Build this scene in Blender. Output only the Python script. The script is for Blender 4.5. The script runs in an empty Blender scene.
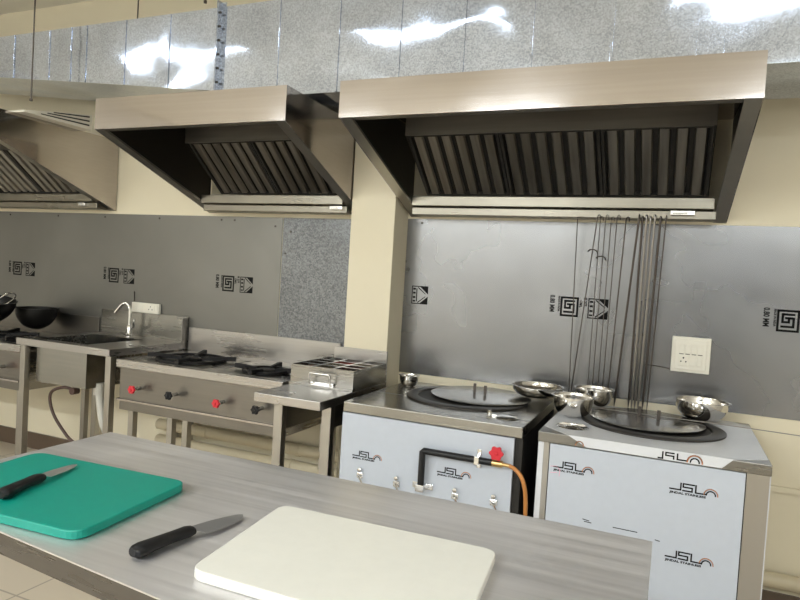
import bpy, math, random
from mathutils import Vector, Matrix
random.seed(7)
PI = math.pi
scene = bpy.context.scene
C = scene.collection

# ------------------------------------------------------------------ materials
def nt(name):
    m = bpy.data.materials.new(name); m.use_nodes = True
    t = m.node_tree; b = t.nodes['Principled BSDF']
    return m, t, b
def node(t, kind, **kw):
    n = t.nodes.new(kind)
    for k, v in kw.items():
        if k.startswith('i_'): n.inputs[int(k[2:])].default_value = v
        else: setattr(n, k, v)
    return n
def coords(t, scale=(1,1,1), rot=(0,0,0)):
    g = node(t, 'ShaderNodeNewGeometry'); mp = node(t, 'ShaderNodeMapping')
    mp.inputs['Scale'].default_value = scale; mp.inputs['Rotation'].default_value = rot
    t.links.new(g.outputs['Position'], mp.inputs['Vector']); return mp.outputs['Vector']
def noise(t, vec, scale, detail=3, rough=.5, distort=0):
    n = node(t, 'ShaderNodeTexNoise'); n.inputs['Scale'].default_value = scale
    n.inputs['Detail'].default_value = detail; n.inputs['Roughness'].default_value = rough
    n.inputs['Distortion'].default_value = distort
    t.links.new(vec, n.inputs['Vector']); return n.outputs['Fac']
def ramp(t, fac, stops):
    r = node(t, 'ShaderNodeValToRGB'); e = r.color_ramp.elements
    e[0].position, e[0].color = stops[0][0], (*stops[0][1], 1)
    e[1].position, e[1].color = stops[-1][0], (*stops[-1][1], 1)
    for p, c in stops[1:-1]:
        x = e.new(p); x.color = (*c, 1)
    t.links.new(fac, r.inputs['Fac']); return r.outputs['Color']
def vramp(t, fac, a, b, lo=.3, hi=.7):
    m = node(t, 'ShaderNodeMapRange'); m.inputs[1].default_value = lo; m.inputs[2].default_value = hi
    m.inputs[3].default_value = a; m.inputs[4].default_value = b
    t.links.new(fac, m.inputs[0]); return m.outputs[0]
def bump(t, b, h, strength, dist=.01, prev=None):
    n = node(t, 'ShaderNodeBump'); n.inputs['Strength'].default_value = strength
    n.inputs['Distance'].default_value = dist
    t.links.new(h, n.inputs['Height'])
    if prev: t.links.new(prev, n.inputs['Normal'])
    t.links.new(n.outputs['Normal'], b.inputs['Normal']); return n.outputs['Normal']

def plain(name, col, rough=.5, metal=0, spec=.5):
    m, t, b = nt(name)
    n = noise(t, coords(t), 35, 3)
    c = ramp(t, n, [(.25, tuple(x*.98 for x in col)), (.75, tuple(min(1, x*1.015) for x in col))])
    t.links.new(c, b.inputs['Base Color'])
    b.inputs['Roughness'].default_value = rough; b.inputs['Metallic'].default_value = metal
    b.inputs['Specular IOR Level'].default_value = spec
    return m

def brushed(name, col, rough=.3, stretch=(2, 6, 60), streak=.12, bstr=.05, wav=.0, metal=1.0, aniso=None):
    """brushed stainless steel: fine streaks along one direction"""
    m, t, b = nt(name)
    v = coords(t, stretch)
    n = noise(t, v, 1.6, 2, .5)
    n2 = noise(t, coords(t), 2.2, 3, .5)
    c = ramp(t, n, [(.28, tuple(x*(1-streak) for x in col)), (.72, tuple(min(1, x*(1+streak)) for x in col))])
    t.links.new(c, b.inputs['Base Color'])
    add = node(t, 'ShaderNodeMath', operation='ADD')
    t.links.new(vramp(t, n, rough*.93, rough*1.08), add.inputs[0])
    t.links.new(vramp(t, n2, -.04, .05), add.inputs[1])
    t.links.new(add.outputs[0], b.inputs['Roughness'])
    b.inputs['Metallic'].default_value = metal
    if aniso:
        b.inputs['Anisotropic'].default_value = aniso[0]
        cx = node(t, 'ShaderNodeCombineXYZ')
        for i in range(3): cx.inputs[i].default_value = aniso[1][i]
        t.links.new(cx.outputs[0], b.inputs['Tangent'])
    if wav:
        bump(t, b, noise(t, coords(t), 1.6, 1), wav, .02)
    return m

def galvanised(name, col, rough=.32, cell=60, contrast=.25, wav=.35, wscale=2.0, fine=.2, metal=1):
    """zinc-coated sheet: spangle pattern and soft dents"""
    m, t, b = nt(name)
    vo = node(t, 'ShaderNodeTexVoronoi'); vo.inputs['Scale'].default_value = cell
    v = coords(t)
    t.links.new(v, vo.inputs['Vector'])
    sep = node(t, 'ShaderNodeSeparateColor'); t.links.new(vo.outputs['Color'], sep.inputs[0])
    n = noise(t, v, 4, 4, .6)
    b_metal = metal
    mx = node(t, 'ShaderNodeMath', operation='ADD')
    t.links.new(vramp(t, sep.outputs[0], -contrast, contrast, 0, 1), mx.inputs[0])
    t.links.new(vramp(t, n, .35, .65, .3, .7), mx.inputs[1])
    c = ramp(t, mx.outputs[0], [(.0, tuple(x*.62 for x in col)), (1.0, tuple(min(1, x*1.3) for x in col))])
    t.links.new(c, b.inputs['Base Color'])
    t.links.new(vramp(t, mx.outputs[0], rough*.9, rough*1.15, 0, 1), b.inputs['Roughness'])
    b.inputs['Metallic'].default_value = b_metal
    bump(t, b, noise(t, coords(t, (1, 1, 1.5)), wscale, 1.5, .5, .5), wav, .06)
    return m

def hazy_sheet(name, col, rough, stain, wav=.1):
    """thin flat steel cladding with cloudy scuffs"""
    m, t, b = nt(name)
    v = coords(t)
    n = noise(t, v, 1.9, 3, .5, .3)
    n2 = noise(t, coords(t, (1, 1, 14)), 5, 4, .7)
    a = node(t, 'ShaderNodeMath', operation='MULTIPLY_ADD'); a.inputs[1].default_value = 0
    t.links.new(n2, a.inputs[0]); t.links.new(n, a.inputs[2])
    c = ramp(t, a.outputs[0], [(.32, tuple(x*(1-stain) for x in col)), (.78, tuple(min(1, x*(1+stain)) for x in col))])
    t.links.new(c, b.inputs['Base Color'])
    t.links.new(vramp(t, a.outputs[0], rough*.92, rough*1.1, .32, .78), b.inputs['Roughness'])
    b.inputs['Metallic'].default_value = .9
    bump(t, b, noise(t, v, 1.8, 1.5), wav, .04)
    return m

def painted(name, col, rough=.55, dirt=.08):
    m, t, b = nt(name)
    v = coords(t)
    n = noise(t, v, 1.3, 4, .6)
    c = ramp(t, n, [(.25, tuple(x*(1-dirt) for x in col)), (.75, col)])
    t.links.new(c, b.inputs['Base Color']); b.inputs['Roughness'].default_value = rough
    bump(t, b, noise(t, v, 60, 3), .06, .003)
    return m

def tiles(name, col, grout, size=.6):
    m, t, b = nt(name)
    br = node(t, 'ShaderNodeTexBrick'); br.offset = 0
    br.inputs['Scale'].default_value = 1/size; br.inputs['Brick Width'].default_value = 1
    br.inputs['Row Height'].default_value = 1; br.inputs['Mortar Size'].default_value = .008
    br.inputs['Color1'].default_value = (*col, 1); br.inputs['Color2'].default_value = (*[x*.94 for x in col], 1)
    br.inputs['Mortar'].default_value = (*grout, 1)
    t.links.new(coords(t), br.inputs['Vector']); t.links.new(br.outputs['Color'], b.inputs['Base Color'])
    b.inputs['Roughness'].default_value = .4
    return m

def emit(name, col, s):
    m, t, b = nt(name)
    b.inputs['Base Color'].default_value = (*col, 1); b.inputs['Emission Color'].default_value = (*col, 1)
    b.inputs['Emission Strength'].default_value = s
    return m

M = dict(
    offwhite = painted('off-white paint', (.80, .765, .70)),
    cream = painted('cream paint', (.80, .72, .54)),
    ceil = painted('ceiling paint', (.88, .83, .72)),
    floor = tiles('beige floor tiles', (.60, .52, .41), (.35, .30, .24)),
    skirt = plain('brown tile skirting', (.11, .075, .05), .4),
    table = brushed('brushed steel table', (.70, .685, .69), .40, (1.0, 38, 38), .07, .01, .02, .9, (.8, (0, 1, 0))),
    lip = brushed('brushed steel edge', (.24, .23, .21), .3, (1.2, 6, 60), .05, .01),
    steel = brushed('stainless steel', (.44, .42, .40), .28, (1.2, 6, 60), .04, .01, .03),
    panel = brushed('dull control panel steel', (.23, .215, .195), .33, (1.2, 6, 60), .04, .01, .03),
    steelv = brushed('stainless steel legs', (.42, .40, .365), .34, (8, 8, 1.2), .04, .01),
    hood = brushed('hood steel', (.485, .45, .43), .10, (1.2, 6, 60), .03, .006, .04),
    hoodmid = brushed('hood baffle box steel', (.24, .22, .19), .4, (2, 6, 60), .06, .01),
    hoodin = brushed('hood inner steel', (.13, .12, .105), .38, (2, 6, 60), .08, .01),
    dark = plain('dark steel', (.035, .032, .028), .6, .5),  # one even near-black metal for bodies, frames and gaps
    baffle = brushed('greasy baffle steel', (.33, .31, .28), .36, (30, 2, 2), .22, .02),
    duct = galvanised('galvanised duct', (.58, .64, .76), .10, 190, .30, .42, 1.7, .05, .85),
    spangle = galvanised('spangled zinc sheet', (.19, .195, .20), .42, 130, .5, .2, 2, .3),
    clad_l = hazy_sheet('matt cladding sheet', (.215, .21, .195), .40, .1, .06),
    clad_r = hazy_sheet('polished cladding sheet', (.255, .255, .26), .27, .16, .22),
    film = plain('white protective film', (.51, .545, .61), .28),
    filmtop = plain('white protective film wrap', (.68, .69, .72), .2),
    blackmark = plain('black print', (.010, .010, .010), .8, 0, .08),
    orange = plain('orange print', (.55, .22, .10), .6),
    pink = plain('pink marker ink', (.75, .45, .55), .6),
    pale = plain('pale print ground', (.45, .44, .40), .5),
    black = plain('black plastic', (.008, .008, .009), .4, 0, .35),
    iron = plain('black cast iron', (.010, .009, .009), .55, .0, .25),
    pipe = plain('black gas pipe', (.010, .010, .011), .35, 0, .35),
    red = plain('red plastic', (.62, .02, .035), .35),
    brass = plain('brass', (.62, .42, .18), .3, 1),
    chrome = plain('chrome', (.75, .74, .72), .1, 1),
    bowl = brushed('polished bowl steel', (.66, .64, .61), .12, (30, 30, 30), .02, .003),
    hose = plain('orange gas hose', (.50, .20, .05), .4),
    brown = plain('brown rubber hose', (.06, .03, .022), .5),
    whitehose = plain('grey waste hose', (.55, .53, .47), .5),
    cream_pipe = plain('cream painted pipe', (.60, .52, .36), .45),
    green = plain('green cutting plastic', (.0, .27, .205), .42),
    white = plain('white cutting plastic', (.78, .765, .70), .4),
    blade = brushed('knife blade steel', (.46, .46, .47), .3, (3, 3, 3), .03, metal=.75),
    plate = plain('white switch plastic', (.80, .76, .66), .35),
    rod = plain('dark skewer steel', (.10, .085, .075), .38, .9),
    rodl = plain('bright skewer steel', (.30, .28, .26), .3, 1),
    traysteel = brushed('tray steel', (.30, .29, .27), .25, (2, 6, 60), .06),
    trough = brushed('greasy trough steel', (.25, .23, .19), .3, (1.2, 6, 60), .06),
    tablelip = brushed('reflection-dark table edge steel', (.15, .14, .13), .3, (1.2, 40, 40), .04),  # reflection of a dark floor is put into this edge colour
    oventop = brushed('oven top steel', (.32, .31, .285), .25, (1.2, 40, 40), .05),
    lid = brushed('lid steel', (.33, .32, .30), .22, (2, 6, 60), .06, .008),
    tandoor = plain('dark oven throat ring', (.055, .05, .045), .4, .6),
    wok = plain('black carbon steel', (.02, .019, .018), .38, .7),
    spice1 = plain('dark brown spice', (.12, .05, .03), .8),
    spice2 = plain('red chilli powder', (.40, .05, .03), .8),
    spice3 = plain('pale powder', (.62, .52, .38), .8),
    darkpanel = plain('dark grey added panel', (.05, .05, .055), .4),
    shaded = plain('shade-dark inner face', (.05, .043, .034), .35, .6),  # shade inside the hoods put into the colour
    screw = plain('dark screw', (.08, .07, .06), .4, .8),
    bulb = emit('added light diffuser', (.9, .97, 1), 7),
)

# ------------------------------------------------------------------ mesh helper
class MB:
    def __init__(s): s.v = []; s.f = []
    def add(s, vs, fs):
        n = len(s.v); s.v += [tuple(x) for x in vs]; s.f += [tuple(i+n for i in f) for f in fs]; return s
    def soft(s, pts, r, k=12):
        P = [Vector(p) for p in pts]; out = []
        for i in range(len(P)-1):
            a, b, c, d = P[max(i-1, 0)], P[i], P[i+1], P[min(i+2, len(P)-1)]
            for j in range(5):
                t = j/5; out.append(.5*((2*b)+(c-a)*t+(2*a-5*b+4*c-d)*t*t+(3*b-a-3*c+d)*t**3))
        out.append(P[-1]); return s.tube(out, r, k)
    def box(s, x0, x1, y0, y1, z0, z1):
        x0, x1 = min(x0, x1), max(x0, x1); y0, y1 = min(y0, y1), max(y0, y1); z0, z1 = min(z0, z1), max(z0, z1)
        v = [(x, y, z) for z in (z0, z1) for x, y in ((x0, y0), (x1, y0), (x1, y1), (x0, y1))]
        return s.add(v, [(3,2,1,0), (4,5,6,7), (0,1,5,4), (1,2,6,5), (2,3,7,6), (3,0,4,7)])
    def prism(s, poly, ext):
        """poly: list of 3-D points (planar), ext: extrusion vector"""
        P = [Vector(p) for p in poly]; e = Vector(ext); n = len(P)
        nor = Vector((0,0,0))
        for i in range(n): nor += P[i].cross(P[(i+1) % n])
        if nor.dot(e) > 0: P = P[::-1]
        vs = P + [p+e for p in P]
        fs = [tuple(range(n)), tuple(range(2*n-1, n-1, -1))]
        for i in range(n):
            j = (i+1) % n; fs.append((j, i, n+i, n+j))
        return s.add(vs, fs)
    def tube(s, pts, r, k=10, closed=False):
        P = [Vector(p) for p in pts]; n = len(P); R = r if isinstance(r, (list, tuple)) else [r]*n
        rings = []; up = None
        for i in range(n):
            if closed: t = (P[(i+1) % n]-P[i-1])
            else: t = (P[min(i+1, n-1)]-P[max(i-1, 0)])
            t.normalize()
            if up is None:
                up = Vector((0,0,1)) if abs(t.z) < .9 else Vector((1,0,0))
            a = up - t*up.dot(t); a.normalize(); up = a; b = t.cross(a)
            rings.append([P[i] + (a*math.cos(2*PI*j/k) + b*math.sin(2*PI*j/k))*R[i] for j in range(k)])
        vs = [p for rg in rings for p in rg]; fs = []
        m = n if closed else n-1
        for i in range(m):
            for j in range(k):
                a, b2 = i*k, ((i+1) % n)*k
                fs.append((a+j, a+(j+1) % k, b2+(j+1) % k, b2+j))
        if not closed:
            fs.append(tuple(range(k-1, -1, -1))); fs.append(tuple((n-1)*k+j for j in range(k)))
        return s.add(vs, fs)
    def cyl(s, p, q, r, k=20): return s.tube([p, q], r, k)
    def lathe(s, prof, c=(0,0,0), k=40, axis='z'):
        """closed profile loop [(r,z)...] revolved; r=0 points allowed"""
        n = len(prof); vs = []; fs = []
        for j in range(k):
            a = 2*PI*j/k
            for r, z in prof:
                if axis == 'z': vs.append((c[0]+r*math.cos(a), c[1]+r*math.sin(a), c[2]+z))
                elif axis == 'y': vs.append((c[0]+r*math.cos(a), c[1]-z, c[2]+r*math.sin(a)))
        for j in range(k):
            j2 = (j+1) % k
            for i in range(n-1):
                if prof[i][0] < 1e-6 and prof[i+1][0] < 1e-6: continue
                fs.append((j*n+i, j2*n+i, j2*n+i+1, j*n+i+1))
        return s.add(vs, fs)
    def move(s, d): s.v = [(x+d[0], y+d[1], z+d[2]) for x, y, z in s.v]; return s
    def xf(s, m): s.v = [tuple(m @ Vector(p)) for p in s.v]; return s

def wloc(o):
    l = Vector((0,0,0))
    while o: l += o.location; o = o.parent
    return l
def obj(name, mb, mat, parent=None, smooth=False, bev=0, loc=None, kind=None, label=None, weld=False, inward=False):
    me = bpy.data.meshes.new(name)
    base = wloc(parent) if parent else Vector((0,0,0))
    if parent is None and loc is None:
        xs = [p[0] for p in mb.v]; ys = [p[1] for p in mb.v]; zs = [p[2] for p in mb.v]
        loc = ((min(xs)+max(xs))/2, (min(ys)+max(ys))/2, min(zs))
    l = Vector(loc) if loc else Vector((0,0,0))
    me.from_pydata([tuple(Vector(p)-base-l) for p in mb.v], [], mb.f); me.validate()
    import bmesh
    bm = bmesh.new(); bm.from_mesh(me)
    if weld: bmesh.ops.remove_doubles(bm, verts=bm.verts, dist=1e-5)
    if not inward: bmesh.ops.recalc_face_normals(bm, faces=bm.faces)
    if smooth:
        for f in bm.faces: f.smooth = True
        for e in bm.edges:
            if len(e.link_faces) == 2 and e.calc_face_angle(0) > .7: e.smooth = False
    bm.to_mesh(me); bm.free()
    o = bpy.data.objects.new(name, me); C.objects.link(o); o.location = l
    if parent: o.parent = parent
    me.materials.append(M[mat] if isinstance(mat, str) else mat)
    if bev:
        b = o.modifiers.new('bevel', 'BEVEL'); b.width = bev; b.segments = 2; b.limit_method = 'ANGLE'; b.angle_limit = .6
    if kind: o['kind'] = kind
    if label: o['label'] = label
    return o
def thing(name, label, cat, loc, group=None):
    o = bpy.data.objects.new(name, None); C.objects.link(o); o.location = loc
    o.empty_display_size = .05
    o['label'] = label; o['category'] = cat
    if group: o['group'] = group
    return o
def tag(o, label, cat, group=None):
    o['label'] = label; o['category'] = cat
    if group: o['group'] = group
    return o
def dup(root, loc, label=None, rot=None):
    r = root.copy(); C.objects.link(r); r.location = loc
    if label: r['label'] = label
    if rot: r.rotation_euler = rot
    for ch in list(root.children):
        c = ch.copy(); C.objects.link(c); c.parent = r
        for g in list(ch.children):
            d = g.copy(); C.objects.link(d); d.parent = c
    return r
def text_mb(s, size, sx=1.0, bold=0):
    cu = bpy.data.curves.new('t', 'FONT'); cu.body = s; cu.size = size; cu.resolution_u = 2; cu.extrude = .0004; cu.offset = bold
    cu.align_x = 'LEFT'
    o = bpy.data.objects.new('t', cu); C.objects.link(o)
    bpy.context.view_layer.update()
    dg = bpy.context.evaluated_depsgraph_get()
    me = bpy.data.meshes.new_from_object(o.evaluated_get(dg))
    mb = MB(); mb.v = [(v.co.x*sx, v.co.y, v.co.z) for v in me.vertices]; mb.f = [tuple(p.vertices) for p in me.polygons]
    bpy.data.objects.remove(o); bpy.data.curves.remove(cu); bpy.data.meshes.remove(me)
    return mb
def strip(pts, w, h=.0006):
    """flat polyline stroke in the local u,v plane, thickness h"""
    mb = MB()
    for (a, b), (c, d) in zip(pts, pts[1:]):
        dx, dy = c-a, d-b; L = math.hypot(dx, dy); dx /= L; dy /= L; nx, ny = -dy*w/2, dx*w/2; ex, ey = dx*w/2, dy*w/2
        mb.prism([(a-ex+nx, b-ey+ny, 0), (c+ex+nx, d+ey+ny, 0), (c+ex-nx, d+ey-ny, 0), (a-ex-nx, b-ey-ny, 0)], (0, 0, h))
    return mb
def onwall(mb, x, y, z):
    """local (u,v,w) -> facing the viewer on a vertical face: u=+X, v=+Z, w=-Y"""
    mb.v = [(x+u, y-w, z+v) for u, v, w in mb.v]; return mb
def merge(*ms):
    r = MB()
    for m in ms: r.add(m.v, m.f)
    return r

# ------------------------------------------------------------------ setting
X0, X1, Y0, Y1, ZC = -6.0, 2.2, -3.2, 3.25, 3.17
obj('floor', MB().box(X0-.1, X1+.1, Y0-.1, Y1+.1, -.1, 0), 'floor', kind='structure')
obj('ceiling', MB().box(X0-.1, X1+.1, Y0-.1, Y1+.1, ZC, ZC+.1), 'ceil', kind='structure')
obj('wall_back', MB().box(X0-.1, X1+.1, Y1, Y1+.1, 0, ZC), 'cream', kind='structure')
obj('wall_front', MB().box(X0-.1, X1+.1, Y0-.1, Y0, 0, ZC), 'offwhite', kind='structure')
obj('wall_left', MB().box(X0-.1, X0, Y0, Y1, 0, ZC), 'offwhite', kind='structure')
obj('wall_right', MB().box(X1, X1+.1, Y0, Y1, 0, ZC), 'offwhite', kind='structure')
obj('wall_pillar', MB().box(-1.622, -1.366, 3.07, Y1, 0, ZC), 'cream', kind='structure', bev=.004)
obj('baseboard_back', merge(MB().box(X0, -1.624, Y1-.012, Y1, 0, .115), MB().box(-1.364, X1, Y1-.012, Y1, 0, .115)), 'skirt', kind='structure')
obj('trim_1', MB().box(X0, X1, Y1-.012, Y1, .56, .585), 'cream', kind='structure')

# ------------------------------------------------------------------ wall cladding
def isi_mark(x, z, panel, yy, which=(1, 1, 1, 1)):
    """printed sheet mark: thickness text, square standards mark, small text, emblem"""
    S = []
    if which[0]:
        t = text_mb('0.80 MM', .033, .72, .0012)
        t.v = [(v, .105-u, w) for u, v, w in t.v]         # reads top to bottom
        S.append(onwall(t, x+.008, yy, z-.002))
        t = text_mb('MADE IN INDIA', .0135, .82, .0006); t.v = [(v, .10-u, w) for u, v, w in t.v]; S.append(onwall(t, x+.048, yy, z))
    if which[1]:
        a = .078; q = MB()
        for pts in ([(0, 0), (a, 0), (a, .088), (0, .088), (0, 0)],
                    [(.060, .072), (.018, .072), (.018, .038), (.042, .038), (.042, .054)],
                    [(.032, .056), (.060, .056), (.060, .018), (.016, .018)]):
            q = merge(q, strip(pts, .0095))
        S.append(onwall(q, x+.064, yy, z+.006))
    if which[2]:
        t = text_mb('CM/L', .017, .9, .0007); t.v = [(v, .075-u, w) for u, v, w in t.v]; S.append(onwall(t, x+.152, yy, z+.01))
        t = text_mb('IS 277', .019, .9, .0008); t.v = [(v, .09-u, w) for u, v, w in t.v]; S.append(onwall(t, x+.172, yy, z+.01))
    o = obj('printed_mark', merge(*S), 'blackmark', panel) if S else None
    if which[3]:
        ex, w, h = x+.192, .094, .098
        def P(pts): return [(ex+u*w, 0, z+v*h) for u, v in pts]
        q = MB()
        for poly in ([(.0, 0), (.05, 0), (.05, 1), (0, 1)], [(.05, .0), (1, 0), (1, .05), (.05, .05)], [(.05, .95), (1, .95), (1, 1), (.05, 1)],
                     [(1, .05), (1, .44), (.52, .05)], [(1, .95), (.52, .95), (1, .56)],
                     [(.08, .12), (.24, .12), (.24, .2), (.08, .2)], [(.08, .32), (.24, .32), (.24, .42), (.08, .42)],
                     [(.08, .56), (.24, .56), (.24, .66), (.08, .66)], [(.08, .78), (.24, .78), (.24, .88), (.08, .88)],
                     [(.28, .14), (.34, .14), (.34, .86), (.28, .86)],
                     [(.36, .90), (.40, .94), (.86, .58), (.84, .55)], [(.36, .10), (.40, .06), (.86, .42), (.84, .45)]):
            q.prism([(a, yy, c) for a, b, c in P(poly)], (0, -.0006, 0))
        obj('printed_emblem', q, 'blackmark', panel)
def screws(panel, pts):
    for x, z in pts:
        obj('screw', MB().lathe([(0, 0), (.006, 0), (.006, .003), (0, .004)], (x, panel_y, z), 12, 'y'), 'screw', panel)
panel_y = 3.246
p = thing('wall_panel', 'long matt grey metal sheet covering the wall behind the sink and cooking range', 'wall panel', (-3.7, 3.248, .80))
obj('sheet', MB().box(-5.6, -2.169, panel_y, 3.2495, .80, 1.712), 'clad_l', p)
for k in range(-1, 2): isi_mark(-3.60+.953*k, 1.248, p, panel_y)
screws(p, [(-4.55, 1.69), (-4.05, 1.69), (-3.6, 1.69), (-3.12, 1.69), (-2.62, 1.69), (-2.22, 1.66), (-2.52, 1.69)])
p = thing('wall_panel', 'narrow rough spangled zinc sheet on the wall just left of the cream pillar', 'wall panel', (-1.9, 3.248, .80))
obj('sheet', MB().box(-2.164, -1.626, panel_y, 3.2495, .80, 1.712), 'spangle', p)
screws(p, [(-2.11, 1.63), (-2.14, 1.5)])
p = thing('wall_panel', 'shiny scuffed metal sheet on the wall behind the two white tandoor ovens', 'wall panel', (-.1, 3.248, .885))
obj('sheet', MB().box(-1.364, 1.5, panel_y, 3.2495, .883, 1.722), 'clad_r', p)
isi_mark(-.573-.935, 1.262, p, panel_y, (0, 0, 0, 1)); isi_mark(-.578, 1.256, p, panel_y); isi_mark(.357, 1.262, p, panel_y)
screws(p, [(-1.28, 1.70), (-.15, 1.66), (-.13, 1.2)])

# ------------------------------------------------------------------ hoods
def strut(mb, a, b, w, t): pass
def make_hood(name, label, fl, fr, bl, br, banks, trough, latch=None, zt=2.20, zf=2.048, zb=1.732, yf=2.37, cols=22):
    """fl/fr: x of the front corners; bl/br: x of the back corners"""
    yb = 3.243; t = .004
    r = thing(name, label, 'extractor hood', ((fl+fr)/2, (yf+yb)/2, zb))
    # front lip
    obj('front_lip', MB().prism([(fl, yf, zf), (fr, yf, zf), (fr, yf, zt), (fl, yf, zt)], (0, t, 0)), 'hood', r)
    obj('top_panel', MB().prism([(fl, yf+t, zt), (fr, yf+t, zt), (br, yb, zt), (bl, yb, zt)], (0, 0, -t)), 'hood', r)
    for sx, f, b in ((1, fl, bl), (-1, fr, br)):
        ys, zs = yf+t, zt-t
        obj('side_panel', MB().prism([(f, ys, zf), (f, ys, zs), (b, yb, zs), (b, yb, zb)], (sx*t, 0, 0)), 'hood', r)
        e = sx*.056
        obj('shade_lining', MB().prism([(f+sx*(t+.001), ys+.004, zf+.016), (f+sx*(t+.001), ys+.004, zs-.004), (b+sx*(t+.001), yb-.004, zs-.004), (b+sx*(t+.001), yb-.004, zb+.018)], (sx*.001, 0, 0)), 'shaded', r)  # dark sheet added so the hood's inner shade sits in its colour
        ps = []
        obj('rim', MB().prism([(f+sx*t, ys+.001, zf), (b+sx*t, yb, zb), (b+e, yb, zb), (f+e, ys+.001, zf)], (0, 0, .012)), 'steelv', r)
    e = .057
    obj('rim', MB().prism([(fl+e, yf+t+.001, zf), (fr-e, yf+t+.001, zf), (fr-e, yf+.05, zf), (fl+e, yf+.05, zf)], (0, 0, .012)), 'hoodmid', r)
    # filter housing
    ytop, ztop, ybt, zbt = 2.80, 2.066, 3.10, 1.828
    x0, x1 = banks[0], banks[-1]
    obj('filter_housing', MB().box(x0-.004, x1+.004, ytop-.02, ytop-.012, ztop-.004, zt-.006), 'hoodmid', r)
    for x in (x0-.004, x1+.001):
        obj('filter_cheek', MB().prism([(x, ytop-.012, ztop), (x, ytop-.012, zt-.006), (x, 3.16, zt-.006), (x, 3.16, zbt+.01), (x, ybt+.01, zbt+.004)], (.003, 0, 0)), 'shaded', r)  # cheek coloured dark to carry the shade inside the hood
    d = Vector((0, ybt-ytop, zbt-ztop)); L = d.length; d.normalize(); n = Vector((0, -d.z, d.y))     # n points up-back
    if n.z < 0: n = -n
    def fbox(u0, u1, s0, s1, n0, n1):
        o = Vector((0, ytop, ztop)); vs = []
        for nn in (n0, n1):
            for u, s in ((u0, s0), (u1, s0), (u1, s1), (u0, s1)): vs.append(tuple(o+Vector((u, 0, 0))+d*s+n*nn))
        return MB().add(vs, [(3,2,1,0), (4,5,6,7), (0,1,5,4), (1,2,6,5), (2,3,7,6), (3,0,4,7)])
    for a, b in zip(banks, banks[1:]):
        fr_ = merge(fbox(a+.002, a+.014, 0, L, 0, .035), fbox(b-.014, b-.002, 0, L, 0, .035), fbox(a+.014, b-.014, 0, .010, 0, .035), fbox(a+.014, b-.014, L-.010, L, 0, .035))
        f = obj('baffle_filter', fr_, 'dark', r)
        nb = 6; pitch = (b-a-.028)/nb; sl = MB(); bk = MB()
        for i in range(nb):
            u = a+.014+pitch*(i+.5); w = pitch*.35
            # each baffle: a shallow folded channel
            o = Vector((0, ytop, ztop)); prof = [(-w, .014), (-w*.75, .002), (w*.75, .002), (w, .014), (w*.9, .016), (w*.66, .005), (-w*.66, .005), (-w*.9, .016)]
            vs = [tuple(o+Vector((u+q, 0, 0))+d*s_+n*h) for s_ in (.010, L-.010) for q, h in prof]
            k = len(prof); fs = [(i2, (i2+1) % k, k+(i2+1) % k, k+i2) for i2 in range(k)]
            fs += [tuple(range(k)), tuple(range(2*k-1, k-1, -1))]
            sl.add(vs, fs)
            u2 = u+pitch*.5
            if i < nb-1: bk = merge(bk, fbox(u2-w, u2+w, .010, L-.010, .026, .029))
        obj('baffles', sl, 'baffle', f)
        obj('rear_baffles', bk, 'dark', f)
        obj('back_plate', fbox(a+.014, b-.014, .010, L-.010, .031, .034), 'dark', f)
    # grease trough below the filters
    a, b = trough
    q = MB().box(a, b, 3.098, 3.24, 1.776, 1.782)
    q = merge(q, MB().box(a, b, 3.092, 3.098, 1.776, 1.824), MB().box(a, b, 3.098, 3.104, 1.818, 1.824))
    obj('grease_trough', q, 'trough', r, bev=.002)
    q = merge(MB().box(a-.01, b+.01, 3.128, 3.134, 1.734, 1.770), MB().box(a-.01, b+.01, 3.134, 3.24, 1.734, 1.740))
    obj('back_channel', q, 'trough', r, bev=.002)
    if latch:
        a, b = latch
        obj('latch', merge(MB().box(a, b, 3.108, 3.127, 1.750, 1.770), MB().box(a+.01, b-.03, 3.100, 3.108, 1.755, 1.763)), 'chrome', r, bev=.002)
    return r
make_hood('range_hood', 'widest steel extractor hood, above the two white tandoor ovens', -1.338, .220, -1.345, .190,
          [-1.205, -.77, -.335, .10], (-1.285, .130), (-.045, .056))
make_hood('range_hood', 'steel extractor hood above the gas range, between pillar and left hood', -2.728, -1.600, -2.716, -1.632,
          [-2.515, -2.105, -1.695], (-2.655, -1.692), (-1.78, -1.70))
make_hood('range_hood', 'pale steel extractor hood at the left edge, above the wok', -5.0, -3.50, -5.0, -3.50,
          [-4.86, -4.44, -4.02, -3.60], (-4.94, -3.56), (-3.70, -3.64))

# ------------------------------------------------------------------ duct
DY, DB, DT = 2.6, 3.062, 2.685
def zbot(x): return 2.229 if x > -1.75 else 2.229 + (-1.75-x)*.107
d = thing('air_duct', 'long rectangular galvanised ventilation duct running above the hoods', 'duct', (-2, 2.9, 2.23))
t = .0
obj('duct_body', MB().prism([(-5.9, DY, zbot(-5.9)), (-1.75, DY, 2.229), (1.6, DY, 2.229), (1.6, DY, DT), (-5.9, DY, DT)], (0, DB-DY, 0)), 'duct', d)
for x in (-4.55, -4.25, -3.96, -3.666, -3.372, -3.20, -3.083, -2.794, -2.489, -1.817, -1.49, -1.183, -.888, -.6, -.29, .013, .105, .5, .9):
    w = .005
    obj('seam', merge(MB().box(x-w, x+w, DY-.005, DY, zbot(x)+.002, DT-.001)), 'duct', d, bev=.0015)
obj('seam', MB().prism([(.226, DY-.001, 2.232), (.236, DY-.001, 2.232), (.47, DY-.001, 2.684), (.46, DY-.001, 2.684)], (0, -.005, 0)), 'duct', d)
x = -2.161
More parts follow.
